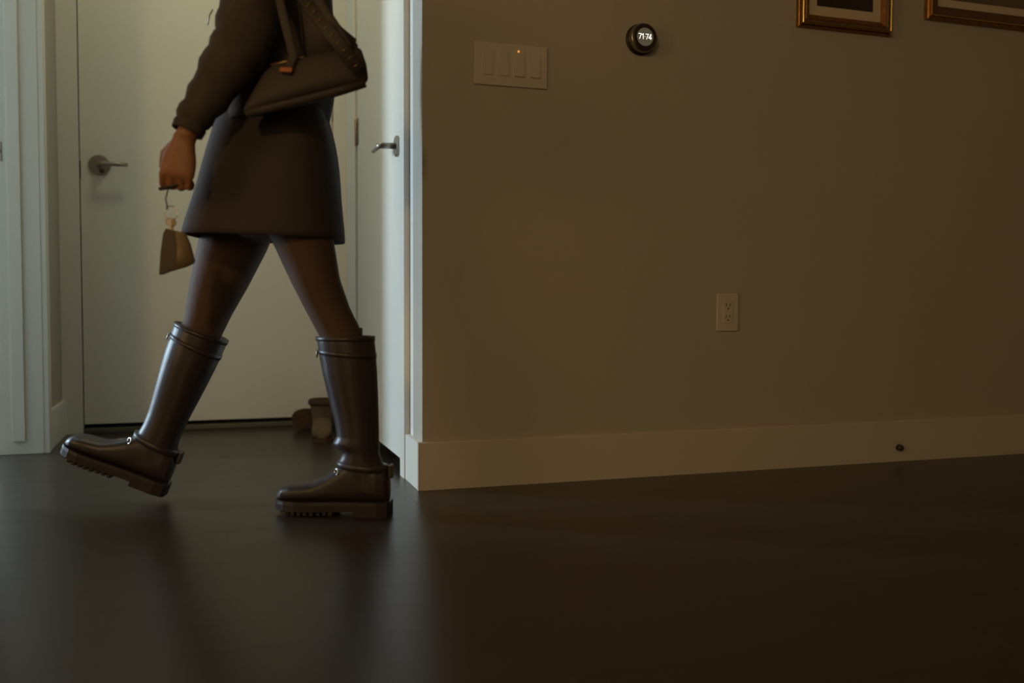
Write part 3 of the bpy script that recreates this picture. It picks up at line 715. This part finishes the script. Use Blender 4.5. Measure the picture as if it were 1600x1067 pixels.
# base panel edge catching light
link('bag_base', tube(B(), [bagpt(u, 0.0, lat+.012) for u in (.06, .3, .5, .75, .96)], [.008, .012, .013, .012, .008], 12), BAG, bag, True)
link('zipper', tube(B(), [bagpt(u, 1.0, lat) for u in (.04, .3, .6, .94)], .0035, 8), STUD, bag, True)
for u0 in (.30, .86):
    a = bagpt(u0, .62, lat+.036); b = bagpt(u0, 1.0, lat+.018)
    top = Vector((-.018, .215, 1.405)); top2 = Vector((-.018, .165, 1.425))
    md = b.lerp(top, .5)+Vector((0, .030, 0))
    pts = [a, b+Vector((0, .010, 0)), b.lerp(md, .5)+Vector((0, .016, 0)), md, md.lerp(top, .55)+Vector((0, .018, 0)), top+Vector((0, .014, .010)), top2]
    bm = B(); rr = []
    for i, q in enumerate(pts):
        d = (pts[min(i+1, len(pts)-1)]-pts[max(i-1, 0)]).normalized(); n_ = Vector((0, 1, 0)); a_ = d.cross(n_).normalized(); b_ = a_.cross(d).normalized()
        rr.append(ring(bm, q, a_*.010, b_*.0022, 12, 4))
    skin(bm, rr); stp = link('strap', bm, BAG, bag, True)
    bk = link('strap_buckle', box(B(), a.x-.014, a.x+.014, a.y-.002, a.y+.005, a.z+.002, a.z+.014, .002), COPPER, stp)
    bk['label'] = 'copper coloured buckle'
bp = plank_prism(B(), [(-.100, 1.250), (-.138, 1.215), (-.158, 1.190), (-.200, 1.150), (-.240, 1.118), (-.225, 1.070), (-.12, 1.05)], .240, .268)
bmesh.ops.bevel(bp, geom=bp.edges[:], offset=.008, segments=3, affect='EDGES')
link('back_panel', bp, BAG, bag, True)
# studs along the back edge and strap
studs = [Vector((-.122, 0, 1.196)).lerp(Vector((-.236, 0, 1.052)), k/10) for k in range(11)]
panel = B()
a, b = Vector((-.112, .2745, 1.215)), Vector((-.245, .2985, 1.045)); d = (b-a).normalized(); n_ = Vector((d.z, 0, -d.x)).normalized()
loft(panel, [(a, n_*.013, Vector((0, .002, 0))), ((a+b)/2+Vector((0, .004, 0)), n_*.017, Vector((0, .002, 0))), (b, n_*.015, Vector((0, .002, 0)))], 12, 4)
side_tab = link('stud_tab', panel, BAG, bag, True)
for k in range(10):
    t = (k+.5)/10; c = a.lerp(b, t)+Vector((0, .0035+.003*math.sin(PI*t), 0))
    link('stud', tube(B(), [c-n_*.007, c, c+n_*.007], [.0012, .0016, .0012], 6), STUD, side_tab, True)

# ------------------------------------------------------------------ keys with a leather pouch, held in the near hand
keys = empty('key_ring', O0, 'ring of keys with a brown leather pouch, dangling from the walking person\'s hand', 'keys', rz=TH)
L_ = .262
link('wrist_strap', loft(B(), [(Vector((.133, L_, .797)), Vector((.0, .012, .0)), Vector((0, 0, .0035))), (Vector((.168, L_, .789)), Vector((.0, .013, .0)), Vector((0, 0, .004))), (Vector((.204, L_, .781)), Vector((.0, .012, .0)), Vector((0, 0, .0035)))], 12, 4), BROWNL, keys, True)
link('strap_loop', tube(B(), [(.185, L_, .785), (.192, L_, .76), (.188, L_, .735)], .0016, 8), DARKMETAL, keys, True)
link('split_ring', torus(B(), (.180, L_, .728), .0150, .0013, (0, 1, 0), 28, 8), STEEL, keys, True)
def key(px, pz, rot, m):
    bm = B(); torus(bm, (0, 0, -.008), .0085, .0016, (0, 1, 0), 20, 6)
    disc(bm, (0, -.0008, -.010), (0, 1, 0), [(.0085, 0), (.0085, .0016)], 20)
    plank_prism(bm, [(-.0035, -.016), (.0035, -.016), (.0035, -.046), (0, -.050), (-.0035, -.044), (-.0018, -.040), (-.0035, -.036), (-.0016, -.031), (-.0035, -.026)], -.0009, .0009)
    o = link('key', bm, m, keys); o.location = (px, L_+rot*.004, pz); o.rotation_euler = (0, rot, 0); return o
key(.186, .716, .30, NICKEL); key(.178, .714, -.15, BRASS)
pouch = plank_prism(B(), [(.183, .690), (.150, .684), (.140, .660), (.128, .616), (.150, .606), (.178, .598), (.204, .588), (.200, .640), (.194, .678)], L_-.008, L_+.008)
bmesh.ops.bevel(pouch, geom=pouch.edges[:], offset=.003, segments=2, affect='EDGES')
po = link('pouch', pouch, TANL, keys, True)
link('pouch_flap', plank_prism(B(), [(.190, .692), (.172, .688), (.166, .650), (.172, .603), (.206, .589), (.202, .640), (.196, .680)], L_-.0095, L_+.0095), BROWNL, po)
link('pouch_clasp', tube(B(), [(.178, L_, .712), (.178, L_, .690)], .0025, 8), DARKMETAL, po, True)

# the slipper boots: the near one points its toe at the camera, its mate stands behind, toe to the left
e = slipper((.440, 3.69, 0.0), math.radians(-97), 'tan ankle slipper behind the planted boot, its toe towards the camera'); e.scale = (.92, .92, .92)
e = slipper((.525, 3.86, 0.047), math.radians(176), 'tan ankle slipper toppled against the far door, mostly hidden, only its toe showing left'); e.rotation_euler = (PI/2, 0, math.radians(176)); e.scale = (.92, .92, .92)
